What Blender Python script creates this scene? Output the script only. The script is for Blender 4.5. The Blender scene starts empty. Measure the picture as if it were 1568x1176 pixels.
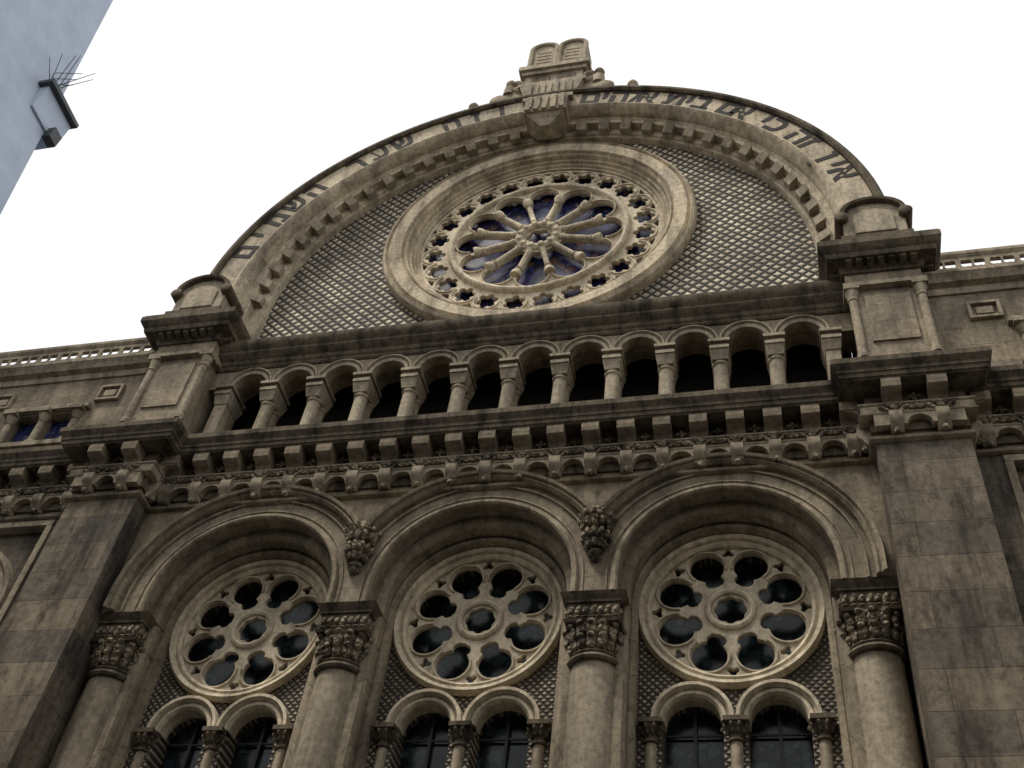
import bpy, math, random, bmesh
from mathutils import Vector, Matrix
random.seed(4)
sc=bpy.context.scene
sc.view_settings.view_transform='Standard'
sc.view_settings.look='None'
sc.view_settings.exposure=0
GZ=-12.26
# ------------------------------------------------------------ materials
def newmat(name):
    m=bpy.data.materials.new(name);m.use_nodes=True;nt=m.node_tree;nt.nodes.clear()
    o=nt.nodes.new('ShaderNodeOutputMaterial');b=nt.nodes.new('ShaderNodeBsdfPrincipled')
    nt.links.new(b.outputs[0],o.inputs[0]);return m,nt,b
def N(nt,t,**k):
    n=nt.nodes.new(t)
    for a,v in k.items(): setattr(n,a,v)
    return n
def setin(n,**k):
    for a,v in k.items(): n.inputs[a].default_value=v
def coords(nt):
    tc=N(nt,'ShaderNodeTexCoord');return tc.outputs['Object']
def mathn(nt,op,a,b=None,c=None):
    n=N(nt,'ShaderNodeMath',operation=op)
    for i,x in enumerate((a,b,c)):
        if x is None: continue
        if isinstance(x,(int,float)): n.inputs[i].default_value=x
        else: nt.links.new(x,n.inputs[i])
    return n.outputs[0]
def noise(nt,co,scale,detail=6,rough=.6,stretch=None):
    if stretch:
        mp=N(nt,'ShaderNodeMapping');mp.inputs['Scale'].default_value=stretch
        nt.links.new(co,mp.inputs[0]);co=mp.outputs[0]
    n=N(nt,'ShaderNodeTexNoise');setin(n,Scale=scale,Detail=detail,Roughness=rough)
    nt.links.new(co,n.inputs['Vector']);return n.outputs[0]
def ramp(nt,fac,stops):
    r=N(nt,'ShaderNodeValToRGB');e=r.color_ramp.elements
    while len(e)<len(stops): e.new(.5)
    for i,(p,c) in enumerate(stops):
        e[i].position=p;e[i].color=(c[0],c[1],c[2],1) if not isinstance(c,(int,float)) else (c,c,c,1)
    nt.links.new(fac,r.inputs[0]);return r.outputs[0]
def mix(nt,f,a,b,mode='MIX'):
    m=N(nt,'ShaderNodeMix',data_type='RGBA',blend_type=mode)
    for s,x in ((m.inputs[0],f),(m.inputs[6],a),(m.inputs[7],b)):
        if isinstance(x,(int,float)): s.default_value=x
        elif isinstance(x,tuple): s.default_value=(x[0],x[1],x[2],1)
        else: nt.links.new(x,s)
    return m.outputs[2]
def stone(name,base=(.34,.285,.205),dark=(.065,.054,.042),joints=True,carve=0,grime=.5,bw=1.15,bh=.46,soot=.6,polar=None,jc=.6):
    m,nt,b=newmat(name);co=coords(nt)
    streak=noise(nt,co,1.0,4,.7,(2.4,2.4,.3));fine=noise(nt,co,10,4,.75);pt=noise(nt,co,2.2,4,.75,(1.3,1.3,.7))
    col=ramp(nt,streak,[(.36,tuple(grime*d*1.8+(1-grime)*x*.8 for d,x in zip(dark,base))),(.5,tuple(.9*x for x in base)),(.64,tuple(1.15*x for x in base))])
    col=mix(nt,.6,col,ramp(nt,fine,[(.34,.4),(.6,1.08)]),'MULTIPLY')
    col=mix(nt,ramp(nt,pt,[(.5,0),(.70,soot)]),col,dark)
    h=mathn(nt,'ADD',mathn(nt,'MULTIPLY',fine,.4),mathn(nt,'MULTIPLY',pt,.3))
    s=N(nt,'ShaderNodeSeparateXYZ');nt.links.new(co,s.inputs[0])
    if joints:
        a=mathn(nt,'ADD',s.outputs[0],s.outputs[1]);c=N(nt,'ShaderNodeCombineXYZ');nt.links.new(a,c.inputs[0]);nt.links.new(s.outputs[2],c.inputs[1])
        br=N(nt,'ShaderNodeTexBrick');nt.links.new(c.outputs[0],br.inputs[0])
        setin(br,Scale=1.0);br.inputs['Mortar Size'].default_value=.008;br.inputs['Mortar Smooth'].default_value=.5
        br.inputs['Brick Width'].default_value=bw;br.inputs['Row Height'].default_value=bh
        br.inputs['Color1'].default_value=(.66,.67,.70,1);br.inputs['Color2'].default_value=(1.18,1.13,1.05,1);br.inputs['Mortar'].default_value=(.5,.48,.46,1)
        brc=br.outputs[0];mort=br.outputs[1]
    if polar:
        wrap,cz,step,rmax=polar
        x=s.outputs[0]
        if wrap: x=mathn(nt,'SUBTRACT',x,mathn(nt,'MULTIPLY',mathn(nt,'ROUND',mathn(nt,'DIVIDE',x,wrap)),wrap))
        z=mathn(nt,'SUBTRACT',s.outputs[2],cz)
        an=mathn(nt,'MULTIPLY',mathn(nt,'ARCTAN2',x,z),1/math.radians(step))
        rad=mathn(nt,'SQRT',mathn(nt,'ADD',mathn(nt,'MULTIPLY',x,x),mathn(nt,'MULTIPLY',z,z)))
        d=mathn(nt,'ABSOLUTE',mathn(nt,'SUBTRACT',mathn(nt,'FRACT',an),.5))
        line=mathn(nt,'GREATER_THAN',mathn(nt,'MULTIPLY',mathn(nt,'SUBTRACT',d,.5),rad),-.008/math.radians(step))
        wn=N(nt,'ShaderNodeTexWhiteNoise',noise_dimensions='1D');nt.links.new(mathn(nt,'FLOOR',an),wn.inputs['W'])
        pc=mix(nt,line,ramp(nt,wn.outputs[0],[(0,(.80,.80,.82)),(1,(1.1,1.07,1.02))]),(.45,.42,.4))
        if joints:
            ins=mathn(nt,'LESS_THAN',rad,rmax);brc=mix(nt,ins,brc,pc)
            mort=mathn(nt,'MULTIPLY',mort,mathn(nt,'SUBTRACT',1,ins))
        else: brc=pc;mort=line
    if joints or polar:
        col=mix(nt,jc,col,brc,'MULTIPLY');h=mathn(nt,'SUBTRACT',h,mathn(nt,'MULTIPLY',mort,.3))
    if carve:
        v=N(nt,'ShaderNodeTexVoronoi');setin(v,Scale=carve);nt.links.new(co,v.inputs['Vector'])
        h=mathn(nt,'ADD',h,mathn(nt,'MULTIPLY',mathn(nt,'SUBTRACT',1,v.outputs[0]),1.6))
        col=mix(nt,ramp(nt,v.outputs[0],[(.35,0),(.7,.6)]),col,dark)  # hollows of the carving darkened in the colour as crevice shade
    bp_=N(nt,'ShaderNodeBump');setin(bp_,Strength=.55,Distance=.03 if not carve else .07)
    nt.links.new(h,bp_.inputs['Height']);nt.links.new(bp_.outputs[0],b.inputs['Normal'])
    nt.links.new(col,b.inputs['Base Color']);setin(b,Roughness=.9);b.inputs['Specular IOR Level'].default_value=.1
    return m
def diaper(name,pitch=.2,lt=((.28,.24,.175),(.62,.55,.42)),edge=(.028,.023,.018)):
    m,nt,b=newmat(name);co=coords(nt);s=N(nt,'ShaderNodeSeparateXYZ');nt.links.new(co,s.inputs[0])
    u=mathn(nt,'DIVIDE',s.outputs[0],pitch);v=mathn(nt,'DIVIDE',s.outputs[2],pitch)
    p=mathn(nt,'ADD',u,v);q=mathn(nt,'SUBTRACT',u,v)
    fp=mathn(nt,'ABSOLUTE',mathn(nt,'SUBTRACT',mathn(nt,'FRACT',p),.5));fq=mathn(nt,'ABSOLUTE',mathn(nt,'SUBTRACT',mathn(nt,'FRACT',q),.5))
    mx=mathn(nt,'MAXIMUM',fp,fq)
    mx=mathn(nt,'ADD',mx,mathn(nt,'MULTIPLY',mathn(nt,'SUBTRACT',noise(nt,co,9,2),.5),.25))
    big=noise(nt,co,.9,5,.75)
    light=ramp(nt,big,[(.38,lt[0]),(.62,lt[1])])
    wn=N(nt,'ShaderNodeTexWhiteNoise',noise_dimensions='2D');cc=N(nt,'ShaderNodeCombineXYZ')
    nt.links.new(mathn(nt,'FLOOR',p),cc.inputs[0]);nt.links.new(mathn(nt,'FLOOR',q),cc.inputs[1]);nt.links.new(cc.outputs[0],wn.inputs['Vector'])
    light=mix(nt,.7,light,ramp(nt,wn.outputs[0],[(0,.5),(1,1.15)]),'MULTIPLY')
    col=mix(nt,ramp(nt,mx,[(.26,0),(.38,1)]),light,edge)
    bp_=N(nt,'ShaderNodeBump');setin(bp_,Strength=.8,Distance=.05)
    nt.links.new(ramp(nt,mx,[(.1,1),(.42,0)]),bp_.inputs['Height']);nt.links.new(bp_.outputs[0],b.inputs['Normal'])
    nt.links.new(col,b.inputs['Base Color']);setin(b,Roughness=.9);return m
def stained(name,cols,scale):
    m,nt,b=newmat(name);co=coords(nt)
    v=N(nt,'ShaderNodeTexVoronoi');setin(v,Scale=scale);nt.links.new(co,v.inputs['Vector'])
    s=N(nt,'ShaderNodeSeparateColor');nt.links.new(v.outputs['Color'],s.inputs[0])
    col=ramp(nt,s.outputs[0],cols)
    v2=N(nt,'ShaderNodeTexVoronoi',feature='DISTANCE_TO_EDGE');setin(v2,Scale=scale);nt.links.new(co,v2.inputs['Vector'])
    col=mix(nt,ramp(nt,v2.outputs[0],[(.02,1),(.07,0)]),col,(.01,.01,.01))
    nt.links.new(col,b.inputs['Base Color']);setin(b,Roughness=.2);b.inputs['Specular IOR Level'].default_value=.3
    bp_=N(nt,'ShaderNodeBump');setin(bp_,Strength=.3,Distance=.02);nt.links.new(s.outputs[1],bp_.inputs['Height']);nt.links.new(bp_.outputs[0],b.inputs['Normal'])
    return m
def flat(name,c,rough=.8,var=.15,metal=0):
    m,nt,b=newmat(name);co=coords(nt)
    col=ramp(nt,noise(nt,co,1.2,4,.65),[(.3,tuple(x*(1-var) for x in c)),(.7,tuple(x*(1+var) for x in c))])
    nt.links.new(col,b.inputs['Base Color']);setin(b,Roughness=rough,Metallic=metal);return m
M_wall=stone('limestone_ashlar',(.285,.24,.177),soot=.5)
M_bay=stone('limestone_voussoirs',(.265,.225,.165),polar=(4,.3,15,2.13),soot=.5)
M_low=stone('sooty_limestone',(.195,.166,.128),(.04,.034,.028),grime=.85,soot=.85,bw=1.4,bh=.62,jc=.9)
M_trim=stone('moulded_limestone',(.35,.295,.215),joints=False)
M_btrim=stone('bay_arch_mouldings_stone',(.31,.263,.19),joints=False,polar=(4,.3,15,9))
M_shaft=stone('shaft_limestone',(.335,.285,.21),joints=False,soot=.35)
M_arch=stone('great_arch_limestone',(.52,.45,.335),(.10,.08,.06),joints=False,soot=.5,polar=(0,8.7,7,99))
M_ring=stone('rose_surround_limestone',(.52,.445,.325),(.10,.08,.06),joints=False,soot=.5,polar=(0,10.97,15,99))
M_crown=stone('crown_limestone',(.38,.325,.24),(.085,.07,.055),joints=False,soot=.6)
M_dark=stone('shade_dark_cornice_stone',(.135,.11,.078),(.020,.017,.013),joints=False,grime=.9,soot=.8)  # noise grime over a base darkened to put shade contrast into the colour
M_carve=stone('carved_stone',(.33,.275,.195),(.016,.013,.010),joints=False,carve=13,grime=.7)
M_trac=stone('tracery_stone',(.60,.52,.385),(.15,.12,.085),joints=False,grime=.35,soot=.4)
M_diap=diaper('diaper_stonework_large',.245)
M_diap2=diaper('diaper_stonework_small',.12,((.17,.14,.10),(.36,.305,.22)))
M_roseglass=stained('rose_stained_glass',[(0,(.010,.010,.03)),(.3,(.025,.035,.12)),(.6,(.05,.04,.13)),(.8,(.07,.09,.17)),(1,(.14,.06,.035))],5)  # stained glass, blues raised to put the sky reflection into the colour
M_glass=stained('window_stained_glass',[(0,(.008,.010,.010)),(.4,(.012,.02,.022)),(.7,(.02,.04,.045)),(1,(.05,.085,.09))],6)
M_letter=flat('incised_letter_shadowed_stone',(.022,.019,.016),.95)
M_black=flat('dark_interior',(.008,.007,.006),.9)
M_iron=flat('iron',(.03,.03,.03),.6)
# ------------------------------------------------------------ mesh helpers
def finish(me,name,mat,parent,ang=35):
    me.materials.append(mat)
    for p in me.polygons: p.use_smooth=True
    me.set_sharp_from_angle(angle=math.radians(ang))
    ob=bpy.data.objects.new(name,me);sc.collection.objects.link(ob)
    if parent: ob.parent=parent
    return ob
SPH=[];SF=[]
nu,nv=8,5
for j in range(1,nv):
    for i in range(nu):
        a=2*math.pi*i/nu;t=math.pi*j/nv;SPH.append(Vector((math.sin(t)*math.cos(a),math.sin(t)*math.sin(a),math.cos(t))))
SPH+= [Vector((0,0,1)),Vector((0,0,-1))]
for j in range(nv-2):
    for i in range(nu): SF.append((j*nu+i,(j+1)*nu+i,(j+1)*nu+(i+1)%nu,j*nu+(i+1)%nu))
for i in range(nu):
    SF.append((len(SPH)-2,i,(i+1)%nu));SF.append((len(SPH)-1,(nv-2)*nu+(i+1)%nu,(nv-2)*nu+i))
class MB:
    def __init__(s): s.v=[];s.f=[]
    def add(s,v,f):
        o=len(s.v);s.v+=[tuple(x) for x in v];s.f+=[tuple(i+o for i in q) for q in f]
    def box(s,x0,x1,y0,y1,z0,z1):
        s.add([(x,y,z) for x in(x0,x1) for y in(y0,y1) for z in(z0,z1)],[(0,1,3,2),(4,6,7,5),(0,4,5,1),(2,3,7,6),(0,2,6,4),(1,5,7,3)])
    def frust(s,c,h0,h1,z0,z1):
        (cx,cy)=c;v=[]
        for (hx,hy),z in((h0,z0),(h1,z1)):
            v+=[(cx-hx,cy-hy,z),(cx+hx,cy-hy,z),(cx+hx,cy+hy,z),(cx-hx,cy+hy,z)]
        s.add(v,[(0,3,2,1),(4,5,6,7),(0,1,5,4),(1,2,6,5),(2,3,7,6),(3,0,4,7)])
    def lathe(s,p0,d,prof,n=20):
        p0=Vector(p0);d=Vector(d).normalized();a=Vector((0,1,0)) if abs(d.y)<.9 else Vector((1,0,0))
        e1=d.cross(a).normalized();e2=d.cross(e1);v=[];f=[]
        for r,t in prof:
            for i in range(n):
                q=2*math.pi*i/n;v.append(p0+d*t+(e1*math.cos(q)+e2*math.sin(q))*r)
        for j in range(len(prof)-1):
            for i in range(n): f.append((j*n+i,j*n+(i+1)%n,(j+1)*n+(i+1)%n,(j+1)*n+i))
        f.append(tuple(range(n))[::-1]);f.append(tuple((len(prof)-1)*n+i for i in range(n)))
        s.add(v,f)
    def ell(s,c,ax,t,k):
        c=Vector(c);ax=Vector(ax);L=ax.length;a=ax/L;n=Vector((0,-1,0)) if k is None else Vector(k).normalized()
        b=a.cross(n).normalized();n=b.cross(a)
        s.add([c+a*(p.z*L)+b*(p.x*t[0])+n*(p.y*t[1]) for p in SPH],SF)
    def sweep(s,st,prof,closed=False):
        n=len(prof);v=[];f=[]
        for cx,cz,nx,nz in st:
            for r,y in prof: v.append((cx+nx*r,y,cz+nz*r))
        m=len(st)
        for j in range(m if closed else m-1):
            k=(j+1)%m
            for i in range(n): f.append((j*n+i,j*n+(i+1)%n,k*n+(i+1)%n,k*n+i))
        if not closed: f.append(tuple(range(n)));f.append(tuple((m-1)*n+i for i in range(n))[::-1])
        s.add(v,f)
    def plan(s,path,prof):
        v=[];f=[];n=len(prof);m=len(path)
        for i,(x,y) in enumerate(path):
            ns=[]
            if i>0: dx,dy=x-path[i-1][0],y-path[i-1][1];l=math.hypot(dx,dy);ns.append((dy/l,-dx/l))
            if i<m-1: dx,dy=path[i+1][0]-x,path[i+1][1]-y;l=math.hypot(dx,dy);ns.append((dy/l,-dx/l))
            if len(ns)==2:
                ax,ay=ns[0][0]+ns[1][0],ns[0][1]+ns[1][1];k=1/(1+ns[0][0]*ns[1][0]+ns[0][1]*ns[1][1]);nx,ny=ax*k,ay*k
            else: nx,ny=ns[0]
            for o,z in prof: v.append((x+nx*o,y+ny*o,z))
        for j in range(m-1):
            for i in range(n): f.append((j*n+i,j*n+(i+1)%n,(j+1)*n+(i+1)%n,(j+1)*n+i))
        f.append(tuple(range(n)));f.append(tuple((m-1)*n+i for i in range(n))[::-1]);s.add(v,f)
    def prism(s,c,t,nrm,prof,hw):
        c=Vector((c[0],c[1],0));t=Vector((t[0],t[1],0));nrm=Vector((nrm[0],nrm[1],0));v=[];n=len(prof)
        for sg in(-1,1):
            for o,z in prof: v.append(c+t*(sg*hw)+nrm*o+Vector((0,0,z)))
        f=[(i,(i+1)%n,n+(i+1)%n,n+i) for i in range(n)]+[tuple(range(n))[::-1],tuple(range(n,2*n))]
        s.add(v,f)
    def obj(s,name,mat,parent,ang=35):
        me=bpy.data.meshes.new(name);me.from_pydata(s.v,[],s.f);me.update()
        bm=bmesh.new();bm.from_mesh(me);bmesh.ops.recalc_face_normals(bm,faces=bm.faces);bm.to_mesh(me);bm.free()
        return finish(me,name,mat,parent,ang)
def plate(name,loops,y0,y1,mat,parent,bev=0.0,ang=35):
    cu=bpy.data.curves.new(name,'CURVE');cu.dimensions='2D';cu.fill_mode='BOTH'
    cu.extrude=(y1-y0)/2-bev;cu.bevel_depth=bev;cu.bevel_resolution=1
    for lp in loops:
        sp=cu.splines.new('POLY');sp.points.add(len(lp)-1)
        for p,(x,z) in zip(sp.points,lp): p.co=(x,z,0,1)
        sp.use_cyclic_u=True
    ob=bpy.data.objects.new(name+'_c',cu);sc.collection.objects.link(ob)
    me=bpy.data.meshes.new_from_object(ob.evaluated_get(bpy.context.evaluated_depsgraph_get()))
    bpy.data.objects.remove(ob)
    me.transform(Matrix.Translation((0,(y0+y1)/2,0))@Matrix.Rotation(math.pi/2,4,'X'))
    me.name=name
    while len(me.materials): me.materials.pop()
    return finish(me,name,mat,parent,ang)
def circ(cx,cz,r,n=48,a0=0,a1=2*math.pi,close=True):
    m=n if close else n+1
    return [(cx+r*math.cos(a0+(a1-a0)*i/n),cz+r*math.sin(a0+(a1-a0)*i/n)) for i in range(m)]
def foil(cx,cz,d,r,n,rot=0,k=6):
    out=[];tot=n*k
    for i in range(tot):
        a=2*math.pi*(i+.5)/tot;w=2*math.pi/n;dl=(a+w/2)%w-w/2
        s=r*r-(d*math.sin(dl))**2
        rho=d*math.cos(dl)+math.sqrt(max(s,0));out.append((cx+rho*math.cos(a+rot),cz+rho*math.sin(a+rot)))
    return out
def arch_st(cx,cz,leg,n=40,a0=0,a1=180,legR=True,legL=True):
    st=[]
    if legR and leg: st.append((cx,cz-leg,1,0))
    for i in range(n+1):
        a=math.radians(a0+(a1-a0)*i/n);st.append((cx,cz,math.cos(a),math.sin(a)))
    if legL and leg: st.append((cx,cz-leg,-1,0))
    return st
SYN=bpy.data.objects.new('synagogue_facade',None);sc.collection.objects.link(SYN)
# ------------------------------------------------------------ main arched wall
B=(-4,0,4);AC=.3;AR=1.66
PX0,PX1=6.42,7.82;PY=-.45
out=[(-6.5,3.32),(-6.5,-.02)]
for b in B:
    out+= [(b-AR,-.02)]+circ(b,AC,AR,40,math.pi,0,False)+[(b+AR,-.02)]
out+=[(6.5,-.02),(6.5,3.32)]
plate('arched_wall',[out],0,.8,M_bay,SYN)
m=MB()
for b in B:
    m.sweep(arch_st(b,AC-.05,9.5),[(1.50,.36),(1.54,.30),(1.62,.28),(1.70,.30),(1.72,.34),(1.72,.9),(1.50,.9)])
    m.sweep(arch_st(b,AC-.1,9.4),[(1.40,.62),(1.43,.56),(1.49,.55),(1.53,.6),(1.53,.95),(1.40,.95)])
    m.sweep(arch_st(b,AC,.31),[(1.64,-.03),(1.67,-.06),(1.72,-.06),(1.75,-.02),(1.75,.02),(1.64,.02)])
    m.sweep(arch_st(b,AC,.31),[(1.80,-.02),(1.83,-.02),(1.83,.02),(1.80,.02)])
    a=math.degrees(math.acos(2/2.3))
    st=arch_st(b,AC,.28,40,0 if b==4 else a,180 if b==-4 else 180-a,b==4,b==-4)
    m.sweep(st,[(2.14,.02),(2.14,-.09),(2.18,-.15),(2.22,-.12),(2.24,-.18),(2.29,-.20),(2.32,-.10),(2.32,.02)])
    st=arch_st(b,AC,.28,40,0 if b==4 else 12,180 if b==-4 else 168,b==4,b==-4)
    m.sweep(st,[(2.02,-.04),(2.05,-.04),(2.05,.02),(2.02,.02)])
m.obj('arch_mouldings',M_btrim,SYN,30)
m=MB()
for x in(-2,2):
    m.lathe((x,-.04,0),(0,0,1),[(.02,.56),(.09,.60),(.13,.68),(.10,.76),(.18,.90),(.23,1.04),(.16,1.1),(.21,1.2),(.29,1.36),(.22,1.42),(.14,1.52),(.12,1.62)],12)
    for k in range(7):
        a=math.pi*k/6
        for z,r,h in((.84,.15,.08),(1.0,.22,.09),(1.24,.23,.11),(1.38,.29,.06)):
            m.ell((x+r*math.cos(a),-.04-r*math.sin(a),z),(0.03*math.cos(a),-.03*math.sin(a),h),(.05,.04),(math.cos(a),-math.sin(a),0))
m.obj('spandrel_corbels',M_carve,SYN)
# ------------------------------------------------------------ giant columns
mc=MB();mcap=MB();mab=MB()
CY=.46
def leafring(mb,cx,cy,r,z,n,h,w=.07):
    for k in range(n):
        a=2*math.pi*k/n
        if math.sin(a)>.45: continue
        mb.ell((cx+r*math.cos(a),cy+r*math.sin(a),z),(.35*h*math.cos(a)*.4,.35*h*math.sin(a)*.4,h),(w,.05),(math.cos(a),math.sin(a),0))
        mb.ell((cx+(r+.05)*math.cos(a),cy+(r+.05)*math.sin(a),z+h*.9),(.01*math.cos(a),.01*math.sin(a),.05),(w*.8,.05),(math.cos(a),math.sin(a),0))
for x in(-6,-2,2,6):
    mc.lathe((x,CY,0),(0,0,1),[(.5,-12.2),(.5,-11.9),(.42,-11.8),(.45,-11.7),(.38,-11.6),(.375,-6),(.36,-1.16)],40)
    mab.frust((x,CY),(.43,.43),(.47,.47),-.12,-.06);mab.frust((x,CY),(.47,.47),(.51,.50),-.06,0)
    mab.box(x-.43,x+.43,CY-.43,CY+.43,-.16,-.12)
    mab.box(x-.40,x+.40,CY-.40,CY+.40,-.46,-.158)
    mab.frust((x,CY),(.42,.42),(.44,.44),-.51,-.46)
    for i in range(7):
        for s_,(t,n) in enumerate((((1,0),(0,-1)),((0,1),(1,0)),((0,1),(-1,0)))):
            o=-.34+i*.113;px=x+t[0]*o+n[0]*.41;py=CY+t[1]*o+n[1]*.41
            mcap.ell((px,py,-.31),(t[0]*.03,t[1]*.03,.10*(1 if i%2 else .8)),(.045,.035),(n[0],n[1],0))
            mcap.ell((px,py,-.42),(t[0]*.05,t[1]*.05,.001),(.02,.03),(n[0],n[1],0))
    mcap.lathe((x,CY,0),(0,0,1),[(.35,-.98),(.36,-.8),(.40,-.62),(.45,-.5),(.4,-.47)],24)
    leafring(mcap,x,CY,.39,-.86,16,.11);leafring(mcap,x,CY,.43,-.66,16,.12,.075)
    mab.lathe((x,CY,0),(0,0,1),[(.36,-1.16),(.41,-1.14),(.43,-1.1),(.41,-1.05),(.38,-1.03),(.40,-1.0),(.38,-.97),(.35,-.96)],32)
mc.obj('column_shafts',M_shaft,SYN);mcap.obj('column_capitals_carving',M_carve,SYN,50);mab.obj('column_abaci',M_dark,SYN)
# ------------------------------------------------------------ bay infill : roses and twin windows
WY=.78
SZ=-1.78;WR=.43;WO=.60;RZ=.17;RR=1.26
mr=MB();mcol=MB();mcp=MB();mbar=MB()
for b in B:
    lp=[[(b-1.45,-9.8)]+[(b+1.45,-9.8)]+circ(b,AC-.1,1.45,40,0,math.pi,False)]
    lp.append(circ(b,RZ,RR,64))
    for s_ in(-1,1):
        c=b+s_*WO;lp.append([(c+WR,-8.5)]+circ(c,SZ,WR,24,0,math.pi,False)+[(c-WR,-8.5)])
    plate('window_screen_wall',lp,WY,1.3,M_diap2,SYN)
    lp=[circ(b,RZ,RR+.01,64),foil(b,RZ,.17,.10,8)]
    for k in range(8):
        a=math.pi/8+k*math.pi/4;ca,sa=math.cos(a),math.sin(a)
        loc=[]
        for t in range(25):
            q=-math.radians(138)+math.radians(276)*t/24;loc.append((.90+.285*math.cos(q),.285*math.sin(q)))
        loc+=[(.655,.15),(.61,.17),(.55,.16),(.495,.11),(.47,0),(.495,-.11),(.55,-.16),(.61,-.17),(.655,-.15)]
        lp.append([(b+u*ca-v*sa,RZ+u*sa+v*ca) for u,v in loc])
        a=k*math.pi/4
        lp.append(foil(b+1.12*math.cos(a),RZ+1.12*math.sin(a),.06,.055,3,a))
    plate('small_rose_tracery',lp,WY+.03,WY+.13,M_trac,SYN,.016)
    mr.sweep(arch_st(b,RZ,0,72,0,355),[(1.21,WY+.06),(1.22,WY-.03),(1.27,WY-.07),(1.32,WY-.04),(1.34,WY-.10),(1.40,WY-.12),(1.44,WY-.05),(1.44,WY+.04),(1.21,WY+.10)],True)
    mr.sweep(arch_st(b,RZ,0,40,0,351),[(.285,WY+.05),(.30,WY-.01),(.34,WY-.03),(.38,WY-.01),(.41,WY+.05)],True)
    for k in range(8):
        a=math.pi/8+k*math.pi/4
        st=[(b+.90*math.cos(a),RZ+.90*math.sin(a),math.cos(a+q),math.sin(a+q)) for q in [math.radians(-122+244*i/24) for i in range(25)]]
        mr.sweep(st,[(.285,WY+.05),(.29,WY-.005),(.315,WY-.005),(.325,WY+.05)])
    for s_ in(-1,1):
        c=b+s_*WO
        mr.sweep(arch_st(c,SZ,0,30),[(WR-.03,WY+.25),(WR-.03,WY-.0),(WR+.0,WY-.05),(WR+.05,WY-.05),(WR+.07,WY-.02),(WR+.11,WY-.12),(WR+.16,WY-.12),(WR+.168,WY-.04),(WR+.168,WY+.02)])
        mbar.box(c-.025,c+.025,1.12,1.16,-8.5,SZ+WR-.01)
        for z in [SZ-.02-j*.55 for j in range(13)]:
            mbar.box(c-WR,c+WR,1.125,1.155,z-.015,z+.015)
    for s_ in(-1,0,1):
        cx=b+s_*1.19
        mcol.lathe((cx,WY+.02,0),(0,0,1),[(.13,-9.8),(.13,-9.5),(.09,-9.4),(.088,-2.12)],16)
        mcp.lathe((cx,WY+.02,0),(0,0,1),[(.09,-2.14),(.12,-2.12),(.12,-2.09),(.1,-2.07),(.11,-1.98),(.17,-1.88),(.17,-1.86)],16)
        leafring(mcp,cx,WY+.02,.12,-1.97,10,.06,.035)
        mcp.box(cx-.17,cx+.17,WY-.17,WY+.1,-1.862,-1.79)
        if s_==0: mcol.box(cx-.165,cx+.165,WY+.03,1.28,-9.8,-1.80)
mr.obj('window_mouldings',M_trac,SYN,30);mcol.obj('window_colonnettes',M_trim,SYN);mcp.obj('window_colonnette_capitals',M_dark,SYN);mbar.obj('window_glazing_bars',M_iron,SYN)
m=MB();m.box(-5.6,5.6,1.2,1.24,-8.6,1.7);m.obj('window_glass',M_glass,SYN)
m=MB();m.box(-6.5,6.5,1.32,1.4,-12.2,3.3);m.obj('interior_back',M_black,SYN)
m=MB()
for x in(-6,-2,2,6): m.box(x-.50,x+.50,.79,1.3,-12.2,.2)
m.box(-6.5,6.5,.70,1.3,-12.26,-9.8)
m.obj('window_jamb_wall',M_wall,SYN)
# ------------------------------------------------------------ piers (lower)
m=MB();XE=14.2
for s_ in(-1,1):
    x0,x1=sorted((s_*PX0,s_*PX1));m.box(x0,x1,PY,1.3,GZ,3.3)
m.obj('pier_shafts',M_low,SYN)
m=MB()
for s_ in(-1,1):
    a,c=sorted((s_*PX0-s_*.12,s_*PX1+s_*.12));m.box(a,c,PY-.12,.1,GZ,GZ+1.2)
m.obj('pier_plinths',M_low,SYN)
for s_ in(-1,1):
    f=lambda pts:[(s_*x,z) for x,z in pts]
    plate('side_bay_wall',[f([(7.8,GZ),(XE,GZ),(XE,3.3),(7.8,3.3)]),f([(8.35,-9.0),(11.85,-9.0),(11.85,2.15),(8.35,2.15)])],.0,.5,M_low,SYN)
    plate('side_bay_panel',[f([(8.3,-9.1),(11.9,-9.1),(11.9,2.2),(8.3,2.2)]),f([(11.2,-8)]+circ(10.1,.4,1.1,30,0,math.pi,False)+[(9.0,-8)])],.16,.6,M_low,SYN)
    m=MB()
    m.sweep(arch_st(s_*10.1,.4,8),[(1.08,.2),(1.10,.10),(1.2,.08),(1.24,.12),(1.36,.12),(1.42,.05),(1.5,.05),(1.52,.17),(1.5,.2)])
    for x0,x1,z0,z1 in((8.30,8.42,-9,2.2),(11.78,11.9,-9,2.2)):
        a,c=sorted((s_*x0,s_*x1));m.box(a,c,-.04,.2,z0,z1)
    a,c=sorted((s_*8.30,s_*11.9));m.box(a,c,-.043,.2,2.12,2.24)
    m.obj('side_bay_mouldings',M_trim,SYN)
    m=MB();a,c=sorted((s_*8.9,s_*11.3));m.box(a,c,.5,.55,-8.1,1.6);m.obj('side_bay_glass',M_glass,SYN)
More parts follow.
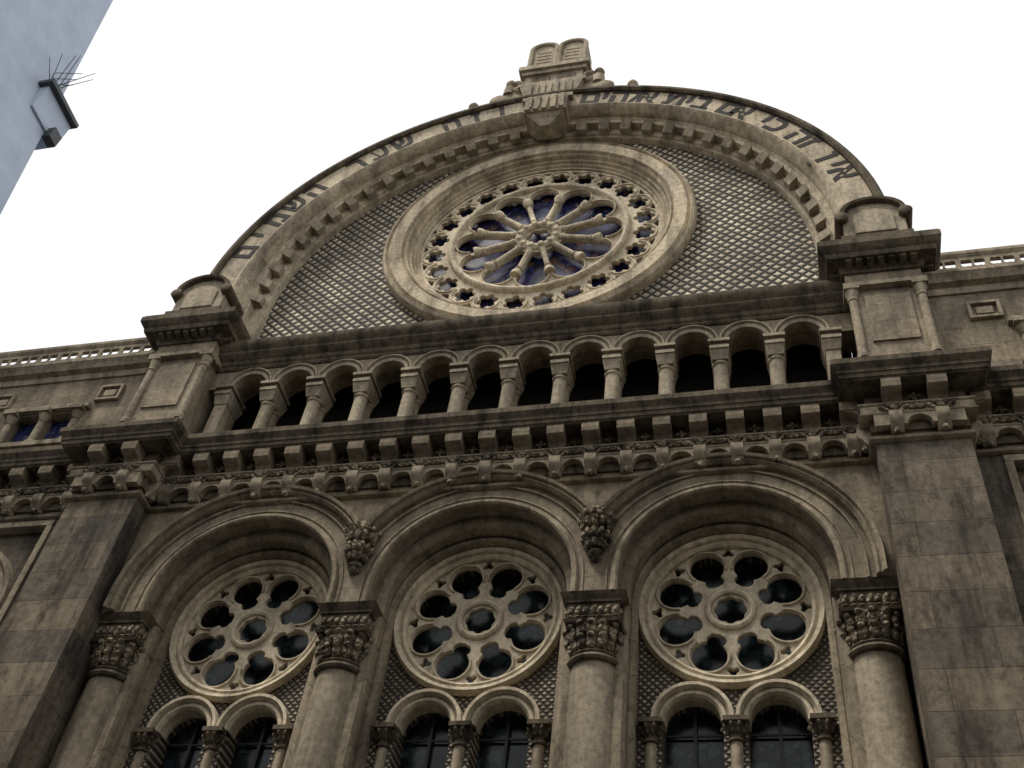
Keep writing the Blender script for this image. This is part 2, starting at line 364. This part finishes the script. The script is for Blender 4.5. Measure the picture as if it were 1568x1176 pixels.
# ------------------------------------------------------------ main entablature
path=[(-XE,0),(-PX1,0),(-PX1,PY),(-PX0,PY),(-PX0,0),(PX0,0),(PX0,PY),(PX1,PY),(PX1,0),(XE,0)]
m=MB()
m.plan(path,[(-.4,2.5),(.04,2.5),(.04,2.98),(.07,3.0),(.07,3.34),(.40,3.34),(.42,3.37),(.44,3.38),(.45,3.46),(.47,3.47),(.47,3.54),(.50,3.58),(.54,3.64),(.54,3.75),(.50,3.76),(.50,3.80),(-.1,3.86),(-.4,3.86)])
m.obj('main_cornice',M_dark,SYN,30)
m=MB();mp=MB();ml=MB()
ml.plan(path,[(-.3,2.28),(.03,2.28),(.08,2.30),(.10,2.34),(.06,2.37),(.06,2.382),(-.3,2.48)])
for (ax,ay),(bx,by) in zip(path[:-1],path[1:]):
    L=math.hypot(bx-ax,by-ay);t=((bx-ax)/L,(by-ay)/L);n=(t[1],-t[0])
    k=max(1,round(L/.62));
    if L>1:
        # corbel table of little arches between the pendants
        zt,zb=2.757,2.50;o_=[(ax+.02,zt),(ax+.02,zb)];hr=min(.19,L/k/2-.11)
        for i in range(k-1):
            cx=ax+(i+1)*L/k;o_+=circ(cx,zb+.02,hr,14,math.pi,0,False)
        o_+=[(bx-.02,zb),(bx-.02,zt)]
        plate('corbel_table_arches',[o_],ay-.17,ay-.03,M_trim,SYN)
    for i in range(k):
        o=(i+.5)*L/k;c=(ax+t[0]*o,ay+t[1]*o)
        m.prism(c,t,n,[(.03,3.0),(.03,3.342),(.41,3.342),(.42,3.26),(.40,3.16),(.35,3.12),(.25,3.11),(.19,3.06),(.16,3.0)],.15)
        ml.prism(c,t,n,[(.03,2.40),(.03,2.76),(.24,2.76),(.25,2.66),(.22,2.56),(.17,2.52),(.15,2.46),(.09,2.40)],.10)
        mp.ell((c[0]+n[0]*.14,c[1]+n[1]*.14,2.40),(n[0]*.02,n[1]*.02,-.07),(.06,.06),(n[0],n[1],0))
        mp.ell((c[0]+n[0]*.19,c[1]+n[1]*.19,2.88),(t[0]*.001,t[1]*.001,.09),(.07,.04),(n[0],n[1],0))
        if L>1:
            for sg in(-1,1):
                for dx,dz,lx,lz in((.11,.82,.05,.06),(.17,.88,.07,.05),(.09,.93,.03,.05)):
                    mp.ell((c[0]+t[0]*sg*dx+n[0]*.18,c[1]+t[1]*sg*dx+n[1]*.18,2+dz),(t[0]*sg*lx,t[1]*sg*lx,lz),(.035,.04),(n[0],n[1],0))
        o2=o+L/k/2
        if o2<L-.05:
                q=(ax+t[0]*o2,ay+t[1]*o2)
                for ang in(-70,-35,0,35,70):
                    r=math.radians(ang);mp.ell((q[0]+t[0]*math.sin(r)*.08+n[0]*.18,q[1]+t[1]*math.sin(r)*.08+n[1]*.18,2.82+math.cos(r)*.07),(t[0]*math.sin(r)*.06,t[1]*math.sin(r)*.06,math.cos(r)*.06+.001),(.026,.04),(n[0],n[1],0))
                for dx,dz in((0,0),(.06,0),(-.06,0),(0,.06),(0,-.06)):
                    mp.ell((q[0]+t[0]*dx+n[0]*.10,q[1]+t[1]*dx+n[1]*.10,3.17+dz),(t[0]*.035,t[1]*.035,.001),(.035,.04),(n[0],n[1],0))
ml.plan(path,[(-.1,2.755),(.18,2.755),(.19,2.78),(.16,2.80),(.16,2.95),(.19,2.97),(.19,2.998),(-.1,3.01)])
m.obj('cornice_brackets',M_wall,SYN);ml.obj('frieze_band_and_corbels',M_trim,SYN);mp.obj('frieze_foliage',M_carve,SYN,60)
# ------------------------------------------------------------ upper arcade
w=1.012;SP=5.90;r=.375
out=[(-6.5,7.0),(-6.5,SP)]
for i in range(12):
    c=(i-5.5)*w;out+=circ(c,SP,r,20,math.pi,0,False)
out+=[(6.5,SP),(6.5,7.0)]
plate('arcade_wall',[out],.2,.75,M_wall,SYN)
m=MB();mt=MB()
for i in range(12):
    c=(i-5.5)*w
    mt.sweep(arch_st(c,SP,0,20),[(r-.015,.4),(r-.015,.17),(r+.05,.15),(r+.07,.19),(r+.1,.12),(r+.125,.12),(r+.128,.22)])
for i in range(13):
    x=(i-6)*w
    if i in(0,12): m.box(x-.13,x+.13,.22,.7,3.8,5.5)
    else: 
        for yy in(.36,.62):
            m.lathe((x,yy,0),(0,0,1),[(.17,4.2),(.17,4.42),(.18,4.46),(.15,4.5),(.14,4.55),(.135,5.32),(.16,5.35),(.16,5.40),(.13,5.42)],16)
        m.box(x-.17,x+.17,.18,.75,3.8,4.38)
    mt.frust((x,.45),(.14,.25),(.18,.31),5.42,5.66)
    mt.box(x-.18,x+.18,.115,.77,5.659,5.74);mt.box(x-.15,x+.15,.155,.74,5.739,5.83);mt.box(x-.20,x+.20,.085,.78,5.829,SP+.0)
    for sg in(-1,1): mt.ell((x+sg*.12,.19,5.6),(0,-.01,.08),(.05,.04),None)
m.box(-6.4,6.4,.1,.9,3.7,4.2)
m.obj('arcade_colonnettes',M_shaft,SYN);mt.obj('arcade_capitals_and_archivolts',M_shaft,SYN,30)
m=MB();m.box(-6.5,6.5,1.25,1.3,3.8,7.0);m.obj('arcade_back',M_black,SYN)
m=MB();m.box(-6.5,6.5,.2,1.3,6.98,7.12)
pp=[(-6.45,.2),(6.45,.2)]
m.plan(pp,[(-.2,6.42),(.03,6.42),(.06,6.46),(.06,6.5),(.10,6.54),(.12,6.62),(.18,6.66),(.24,6.74),(.24,6.80),(.28,6.84),(.33,6.93),(.33,7.04),(.30,7.06),(.30,7.10),(-.2,7.14)])
m.obj('tympanum_base_cornice',M_dark,SYN,30)
# ------------------------------------------------------------ upper piers
m=MB();mt=MB();md=MB();UY=-.22
for s_ in(-1,1):
    cx=s_*7.12
    def bx(h,y,z0,z1,mb=m): mb.box(cx-h,cx+h,y,1.2,z0,z1)
    bx(.62,UY,3.8,6.5);bx(.72,UY-.1,3.8,4.5);bx(.70,UY-.08,4.498,4.56,mt);bx(.40,UY-.04,5.0,6.3)
    for sg in(-1,1):
        mt.lathe((cx+sg*.60,UY-.0,0),(0,0,1),[(.11,4.56),(.11,4.66),(.085,4.7),(.08,6.16),(.10,6.18),(.10,6.22),(.085,6.24),(.13,6.42),(.13,6.44)],14)
        mt.box(cx+sg*.60-.14,cx+sg*.60+.14,UY-.14,UY+.2,6.44,6.5)
    bx(.74,UY-.14,6.498,6.60,mt);bx(.68,UY-.06,6.598,6.95)
    pl=[(cx-.68,.3),(cx-.68,UY-.06),(cx+.68,UY-.06),(cx+.68,.3)]
    md.plan(pl,[(-.3,6.93),(.04,6.93),(.08,6.98),(.10,7.08),(.30,7.10),(.32,7.16),(.32,7.22),(.37,7.26),(.43,7.36),(.43,7.50),(.40,7.52),(.40,7.56),(-.3,7.60)])
    for (ax,ay),(b2,by) in zip(pl[:-1],pl[1:]):
        L=math.hypot(b2-ax,by-ay);t=((b2-ax)/L,(by-ay)/L);n=(t[1],-t[0]);k=round(L/.2)
        for i in range(k):
            o=(i+.5)*L/k;md.prism((ax+t[0]*o,ay+t[1]*o),t,n,[(.03,6.98),(.03,7.11),(.26,7.11),(.26,7.04),(.14,6.98)],.055)
    mt.box(cx-.66,cx+.66,UY-.1,1.2,7.58,7.62)
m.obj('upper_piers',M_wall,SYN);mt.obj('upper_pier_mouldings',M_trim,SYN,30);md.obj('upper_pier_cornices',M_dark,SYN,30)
for s_ in(-1,1):
    cx=s_*7.14;h=.56
    dome=[(h*math.cos(a),8.42+.42*math.sin(a)) for a in [math.pi*i/20 for i in range(21)]]
    plate('pier_acroterion',[[(cx-h,7.6),(cx+h,7.6)]+[(cx+x,z) for x,z in dome]],-.56,.9,M_crown,SYN,.02)
    plate('acroterion_panel',[[(cx-.36,7.85),(cx+.36,7.85)]+[(cx+.36*math.cos(a),8.32+.26*math.sin(a)) for a in [math.pi*i/20 for i in range(21)]]],-.60,-.55,M_crown,SYN,.02)
    m=MB()
    m.sweep([(cx,8.42,math.cos(math.pi*i/24)*h/.56,math.sin(math.pi*i/24)*.76) for i in range(25)],[(h-.02,-.68),(h+.05,-.70),(h+.09,-.64),(h+.09,.8),(h-.02,.8)])
    for sg in(-1,1):
        m.lathe((cx+sg*.60,-.70,8.34),(0,1,0),[(.10,0),(.13,.02),(.13,1.4),(.1,1.42)],14)
    m.box(cx-.66,cx+.66,-.62,.95,7.6,7.74)
    m.obj('acroterion_scrolls',M_dark,SYN)
# ------------------------------------------------------------ side attic storeys
m=MB();mt=MB();mk=MB()
for s_ in(-1,1):
    def sx(a,b): return tuple(sorted((s_*a,s_*b)))
    f=lambda pts:[(s_*x,z) for x,z in pts]
    plate('side_attic_wall',[f([(7.7,3.8),(XE,3.8),(XE,6.6),(7.7,6.6)]),f([(9.35,4.55),(10.02,4.55),(10.02,5.45),(9.35,5.45)]),f([(10.12,4.55),(10.8,4.55),(10.8,5.45),(10.12,5.45)])],.1,.6,M_wall,SYN)
    a,c=sx(9.2,11);mk.box(a,c,.32,.36,4.4,5.6)
    for x in(9.28,10.07,10.87):
        mt.lathe((s_*x,.1,0),(0,0,1),[(.12,4.5),(.12,4.6),(.08,4.66),(.075,5.2),(.1,5.22),(.08,5.25),(.14,5.4),(.14,5.42)],14)
        a,c=sx(x-.16,x+.16);mt.box(a,c,-.08,.2,5.42,5.5)
    a,c=sx(9.05,11.1);mt.box(a,c,-.02,.2,5.5,5.62);mt.box(a,c,-.06,.2,4.38,4.5)
    for x in(8.75,11.4):
        for q in((x-.28,x+.28,5.72,5.78),(x-.28,x+.28,6.12,6.18),(x-.28,x-.22,5.78,6.12),(x+.22,x+.28,5.78,6.12)):
            a,c=sx(q[0],q[1]);mt.box(a,c,.02,.12,q[2],q[3])
        a,c=sx(x-.14,x+.14);mt.box(a,c,.05,.12,5.86,6.04)
    pl=[(s_*7.8,.1),(s_*XE,.1)] if s_>0 else [(-XE,.1),(-7.8,.1)]
    mt.plan(pl,[(-.2,6.5),(.04,6.5),(.06,6.56),(.06,6.66),(.18,6.70),(.22,6.8),(.28,6.86),(.28,6.92),(-.2,6.94)])
    mt.plan(pl,[(-.12,7.58),(.06,7.58),(.10,7.64),(.10,7.72),(-.12,7.74)])
    lp=[f([(7.8,6.93),(XE,6.93),(XE,7.59),(7.8,7.59)])]
    for i in range(11):
        for o in(-.115,.115): lp.append(foil(s_*(8.3+i*.52)+o,7.38,.065,.06,4,math.pi/4))
    plate('pierced_parapet',lp,.05,.10,M_trim,SYN)
mt.obj('side_attic_mouldings',M_trim,SYN,30);mk.obj('side_attic_glass',M_roseglass,SYN)
# ------------------------------------------------------------ great arch
ZC=8.7
m=MB()
m.sweep(arch_st(0,ZC,1.1,96),[(7.38,1.3),(7.38,-.12),(7.36,-.2),(6.80,-.2),(6.78,-.23),(6.73,-.25),(6.68,-.22),(6.64,-.16),(6.58,-.08),(6.55,.02),(6.55,.06),(6.52,.06),(6.48,.1),(6.36,.1),(6.36,.30),(6.20,.32),(6.17,.38),(6.12,.38),(6.10,.44),(6.10,1.3)])
m.obj('great_arch',M_arch,SYN,28)
m=MB()
m.sweep(arch_st(0,ZC,1.1,96),[(7.37,1.31),(7.37,-.12),(7.365,-.26),(7.42,-.31),(7.50,-.31),(7.55,-.25),(7.56,-.15),(7.52,-.08),(7.52,1.31)])
m.obj('great_arch_coping',M_dark,SYN,28)
m=MB()
n=33
for i in range(n+1):
    a=math.radians(2+176*i/n);ca,sa=math.cos(a),math.sin(a)
    v=[]
    for rr in(6.16,6.37):
        for tt in(-.13,.13):
            for y in(.02,.31): v.append((rr*ca-tt*sa,y+(.14 if rr<6.3 and y<.2 else 0),ZC+rr*sa+tt*ca))
    m.add(v,[(0,1,3,2),(4,6,7,5),(0,4,5,1),(2,3,7,6),(0,2,6,4),(1,5,7,3)])
m.obj('arch_dentils',M_crown,SYN)
QZ=10.97
plate('tympanum_wall',[[(-6.3,7.05),(6.3,7.05)]+circ(0,ZC,6.3,90,0,math.pi,False),circ(0,QZ,3.3,90)],.55,.9,M_diap,SYN)
# ------------------------------------------------------------ big rose
m=MB()
m.sweep(arch_st(0,QZ,0,119,0,357),[(3.68,.6),(3.68,.42),(3.64,.34),(3.58,.30),(3.54,.38),(3.48,.30),(3.2,.32),(3.16,.40),(3.12,.36),(3.08,.40),(3.06,.50),(3.0,.5),(2.98,.58),(2.93,.58),(2.90,.64),(2.86,.65),(2.84,1.1),(3.68,1.1)],True)
m.obj('rose_surround',M_ring,SYN,28)
RY=.70
lp=[circ(0,QZ,2.87,96),foil(0,QZ,.20,.12,6)]
for k in range(24):
    a=2*math.pi*k/24+math.pi/24
    lp.append(foil(2.48*math.cos(a),QZ+2.48*math.sin(a),.18,.088,6,a,8))
    a+=math.pi/24;ca,sa=math.cos(a),math.sin(a)
    tri=[(2.65,0),(2.78,-.16),(2.80,-.1),(2.805,0),(2.80,.1),(2.78,.16)]
    lp.append([(u*ca-v*sa,QZ+u*sa+v*ca) for u,v in tri])
for k in range(12):
    a=2*math.pi*k/12;ca,sa=math.cos(a),math.sin(a)
    loc=[(1.60+.37*math.cos(q),.37*math.sin(q)) for q in [math.radians(-98+196*i/18) for i in range(19)]]
    loc+=[(1.45,.325),(1.1,.245),(.66,.125),(.60,.08),(.60,-.08),(.66,-.125),(1.1,-.245),(1.45,-.325)]
    lp.append([(u*ca-v*sa,QZ+u*sa+v*ca) for u,v in loc])
plate('rose_tracery',lp,RY,RY+.11,M_trac,SYN,.012)
m=MB()
m.sweep(arch_st(0,QZ,0,99,0,356.4),[(1.98,RY+.03),(2.0,RY-.06),(2.04,RY-.11),(2.09,RY-.12),(2.13,RY-.10),(2.16,RY-.05),(2.17,RY+.03)],True)
m.sweep(arch_st(0,QZ,0,49,0,353),[(.33,RY+.03),(.35,RY-.06),(.40,RY-.1),(.48,RY-.1),(.54,RY-.06),(.57,RY+.03)],True)
for k in range(24):
    a=2*math.pi*k/24+math.pi/24;cx,cz=2.48*math.cos(a),QZ+2.48*math.sin(a)
    m.sweep([(cx,cz,math.cos(q),math.sin(q)) for q in [a+math.radians(-100+200*i/16) for i in range(17)]],[(.285,RY+.02),(.29,RY-.03),(.315,RY-.03),(.322,RY+.02)])
for k in range(12):
    a=2*math.pi*k/12;cx,cz=1.60*math.cos(a),QZ+1.60*math.sin(a)
    m.sweep([(cx,cz,math.cos(q),math.sin(q)) for q in [a+math.radians(-92+184*i/16) for i in range(17)]],[(.37,RY+.02),(.38,RY-.06),(.40,RY-.06),(.41,RY+.02)])
    a+=math.pi/12;d=(math.cos(a),0,math.sin(a))
    m.lathe((0,RY-.02,QZ),d,[(.07,.56),(.09,.6),(.068,.66),(.062,1.28),(.10,1.31),(.07,1.34),(.12,1.44),(.13,1.48),(.13,1.54)],12)
    m.lathe((.44*math.cos(a),RY-.06,QZ+.44*math.sin(a)),(0,1,0),[(.05,-.08),(.08,-.04),(.08,.05)],10)
m.obj('rose_ribs',M_trac,SYN,30)
m=MB();m.lathe((0,.93,QZ),(0,1,0),[(2.9,0),(2.9,.03)],64);m.obj('rose_glass',M_roseglass,SYN)
# ------------------------------------------------------------ hebrew inscription
def letters(txt,a0,a1):
    t=txt[::-1];k=len(t)
    for i,ch in enumerate(t):
        if ch==' ': continue
        th=math.radians(a0+(a1-a0)*i/(k-1))
        cu=bpy.data.curves.new('letter','FONT');cu.body=ch;cu.size=.86;cu.extrude=.008;cu.offset=.024;cu.align_x='CENTER'
        ob=bpy.data.objects.new('letter',cu);sc.collection.objects.link(ob)
        me=bpy.data.meshes.new_from_object(ob.evaluated_get(bpy.context.evaluated_depsgraph_get()));bpy.data.objects.remove(ob)
        R=6.84;me.transform(Matrix.Translation((R*math.sin(th),-.205,ZC+R*math.cos(th)))@Matrix.Rotation(th,4,'Y')@Matrix.Rotation(math.pi/2,4,'X'))
        while len(me.materials): me.materials.pop()
        me.materials.append(M_letter)
        o=bpy.data.objects.new('inscription_letter',me);sc.collection.objects.link(o);o.parent=SYN
letters('אין זה כי אם בית אלהים',9,74)
letters('וזה שער השמים',-76,-10)
# ------------------------------------------------------------ crown : tables of the law
m=MB()
m.box(-.98,.98,-.30,.8,17.72,17.92);m.box(-.90,.90,-.22,.75,17.55,17.722)
m.box(-.80,.80,-.14,.7,16.95,17.552);m.box(-.92,.92,-.26,.75,16.80,16.952)
m.frust((0,.2),(.62,.42),(.86,.48),15.9,16.802)
for i in range(7): m.frust((-.54+i*.18,-.235),(.035,.05),(.05,.06),16.0,16.74)
m.box(-.66,.66,-.36,.6,15.75,15.9)
m.box(-.55,.55,-.42,.6,15.0,15.752)
for i in range(5): m.box(-.42+i*.21-.07,-.42+i*.21+.07,-.48,-.40,15.15,15.7)
m.frust((0,.0),(.12,.2),(.50,.38),14.6,15.002)
for i in range(5): m.lathe((-.44+.22*i,-.5,15.05),(0,1,0),[(.07,0),(.08,.03),(.08,.5)],10)
m.obj('crown_pedestal',M_crown,SYN)
m=MB()
for s_ in(-1,1): m.box(min(s_*.1,s_*.6),max(s_*.1,s_*.6),-.17,-.13,17.05,17.45)
m.obj('crown_panels',M_dark,SYN)
for s_ in(-1,1):
    cx=s_*.41
    t=[(cx-.38,17.9),(cx+.38,17.9),(cx+.39,19.3)]+[(cx+.39*math.cos(a),19.3+.30*math.sin(a)) for a in [math.pi*i/16 for i in range(1,16)]]+[(cx-.39,19.3)]
    plate('law_tablet',[t],-.08,.55,M_crown,SYN,.02)
    m=MB()
    m.sweep([(cx,18.1,1,0)]+[(cx,19.25,math.cos(math.pi*i/16),math.sin(math.pi*i/16)*.8) for i in range(17)]+[(cx,18.1,-1,0)],[(.30,-.06),(.30,-.13),(.34,-.16),(.40,-.16),(.43,-.12),(.43,-.06)])
    m.box(cx-.40,cx+.40,-.16,-.07,17.92,18.08)
    for j in range(5): m.box(cx-.20,cx+.20,-.095,-.075,18.25+j*.2,18.29+j*.2)
    m.obj('law_tablet_frame',M_crown,SYN,30)
m=MB()
for s_ in(-1,1):
    f=[(s_*x,z) for x,z in((.8,15.95),(2.2,15.7),(2.3,15.95),(2.0,16.15),(1.75,16.2),(1.5,16.5),(1.3,16.95),(1.15,17.05),(.98,17.3),(.8,17.5))]
    plate('crown_scroll_wing',[f],-.1,.5,M_trim,SYN,.02)
    for x,z in((2.15,16.2),(1.22,17.2)):
        m.lathe((s_*x,.0,z),(0,0,1),[(.18,-.4),(.16,.02),(.07,.06),(.06,.14),(.13,.22),(.15,.3),(.12,.38),(.04,.46),(.01,.62)],14)
    m.lathe((s_*1.42,-.18,16.45),(0,1,0),[(.2,0),(.26,.04),(.26,.7)],18)
    for z in(16.9,17.3): m.ell((s_*.95,-.1,z),(s_*.15,0,.12),(.1,.1),None)
m.obj('crown_finials',M_trim,SYN)
# ------------------------------------------------------------ neighbouring building (upper left)
NB=bpy.data.objects.new('neighbouring_building',None);sc.collection.objects.link(NB)
M_nb=flat('pale_render',(.40,.46,.56),.8,.10);M_nbd=flat('zinc_ledge',(.03,.033,.036),.5)
plate('gable_wall',[[(-34,GZ),(-15.3,GZ),(-15.3,13.8),(-18.3,29.5),(-19.5,36),(-34,36)]],-7,-.2,M_nb,NB)
m=MB();m.box(-17.2,-16.15,-1.1,.36,18.7,19.95);m.obj('dormer',M_nb,NB)
m=MB();m.box(-17.3,-15.95,-1.25,.42,19.95,20.12);m.box(-16.2,-15.9,-.2,.2,18.4,18.9);m.obj('roof_ledge',M_nbd,NB)
m=MB()
for i in range(9):
    a=random.uniform(-.5,.5);b_=random.uniform(-.4,.4);L=random.uniform(1.0,2.2);m.lathe((-16.3,-.8+random.uniform(-.25,.25),20.1),(math.sin(a),b_,math.cos(a)),[(.018,0),(.010,L)],5)
for z in(20.7,21.1,21.5): m.lathe((-16.9,-.9,z),(1,.25,.1),[(.012,0),(.012,1.0)],5)
m.obj('aerial_rods',M_iron,NB)
# ------------------------------------------------------------ building across the street, unseen, added to block light from the horizon
OB=bpy.data.objects.new('opposite_building',None);sc.collection.objects.link(OB)
lp=[[(-40,GZ),(40,GZ),(40,6),(-40,6)]]
for i in range(-12,13):
    for j in range(4):
        x=i*3.1;z=GZ+1.2+j*4.2;lp.append([(x-.6,z),(x+.6,z),(x+.6,z+2.4),(x-.6,z+2.4)])
plate('street_front',lp,-17.5,-17.0,M_wall,OB)
m=MB();m.box(-39,39,-17.9,-17.45,GZ,5.9);m.obj('panes',M_glass,OB)
m=MB();m.box(-40.2,40.2,-30,-16.7,6,6.4)
for j in range(1,4): m.box(-40.1,40.1,-17.2,-16.85,GZ+j*4.2+.5,GZ+j*4.2+.75)
m.obj('cornices',M_trim,OB)
# ------------------------------------------------------------ ground
M_as=flat('asphalt',(.05,.05,.052),.9,.2);M_pv=flat('pavement_stone',(.20,.19,.17),.9,.15)
m=MB();m.box(-600,600,-600,600,GZ-.3,GZ-.15);m.obj('street',M_as,None)
m=MB();m.box(-60,60,-2.6,1.3,GZ-.15,GZ);m.box(-60,60,-17,-12.5,GZ-.15,GZ);m.obj('pavement',M_pv,None)
# ------------------------------------------------------------ sky and sun
wd=bpy.data.worlds.new('World');sc.world=wd;wd.use_nodes=True;nt=wd.node_tree;nt.nodes.clear()
o=N(nt,'ShaderNodeOutputWorld');bg=N(nt,'ShaderNodeBackground');sk=N(nt,'ShaderNodeTexSky',sky_type='NISHITA')
EL,AZ=62,225
sk.sun_disc=False;sk.sun_elevation=math.radians(EL);sk.sun_rotation=math.radians(AZ);sk.dust_density=6;sk.air_density=1.2
tc=N(nt,'ShaderNodeTexCoord');cl=noise(nt,tc.outputs['Generated'],1.6,3,.6)
c=mix(nt,ramp(nt,cl,[(.2,.92),(.6,.995)]),sk.outputs[0],(9.6,9.65,9.7))
nt.links.new(c,bg.inputs[0]);bg.inputs[1].default_value=.112;nt.links.new(bg.outputs[0],o.inputs[0])
sd=bpy.data.lights.new('sun','SUN');sd.energy=3.6;sd.angle=math.radians(14);sd.color=(1,.94,.85);so=bpy.data.objects.new('sun',sd);sc.collection.objects.link(so)
az,el=math.radians(AZ),math.radians(EL)
dirv=Vector((math.sin(az)*math.cos(el),math.cos(az)*math.cos(el),math.sin(el)))
so.rotation_euler=dirv.to_track_quat('Z','Y').to_euler()
# ------------------------------------------------------------ camera
ya,pi_,ro=[math.radians(k) for k in(-18.946,47.729,9.173)]
F=Vector((math.sin(ya)*math.cos(pi_),math.cos(ya)*math.cos(pi_),math.sin(pi_)))
r0=Vector((math.cos(ya),-math.sin(ya),0));u0=r0.cross(F)
R=math.cos(ro)*r0+math.sin(ro)*u0;U=-math.sin(ro)*r0+math.cos(ro)*u0
cd=bpy.data.cameras.new('camera');co=bpy.data.objects.new('camera',cd);sc.collection.objects.link(co)
cd.sensor_width=36;cd.lens=1715.362/1568*36;cd.clip_end=2000
mt=Matrix((R,U,-F)).transposed().to_4x4();mt.translation=Vector((4.796,-13.466,-10.662));co.matrix_world=mt
sc.camera=co
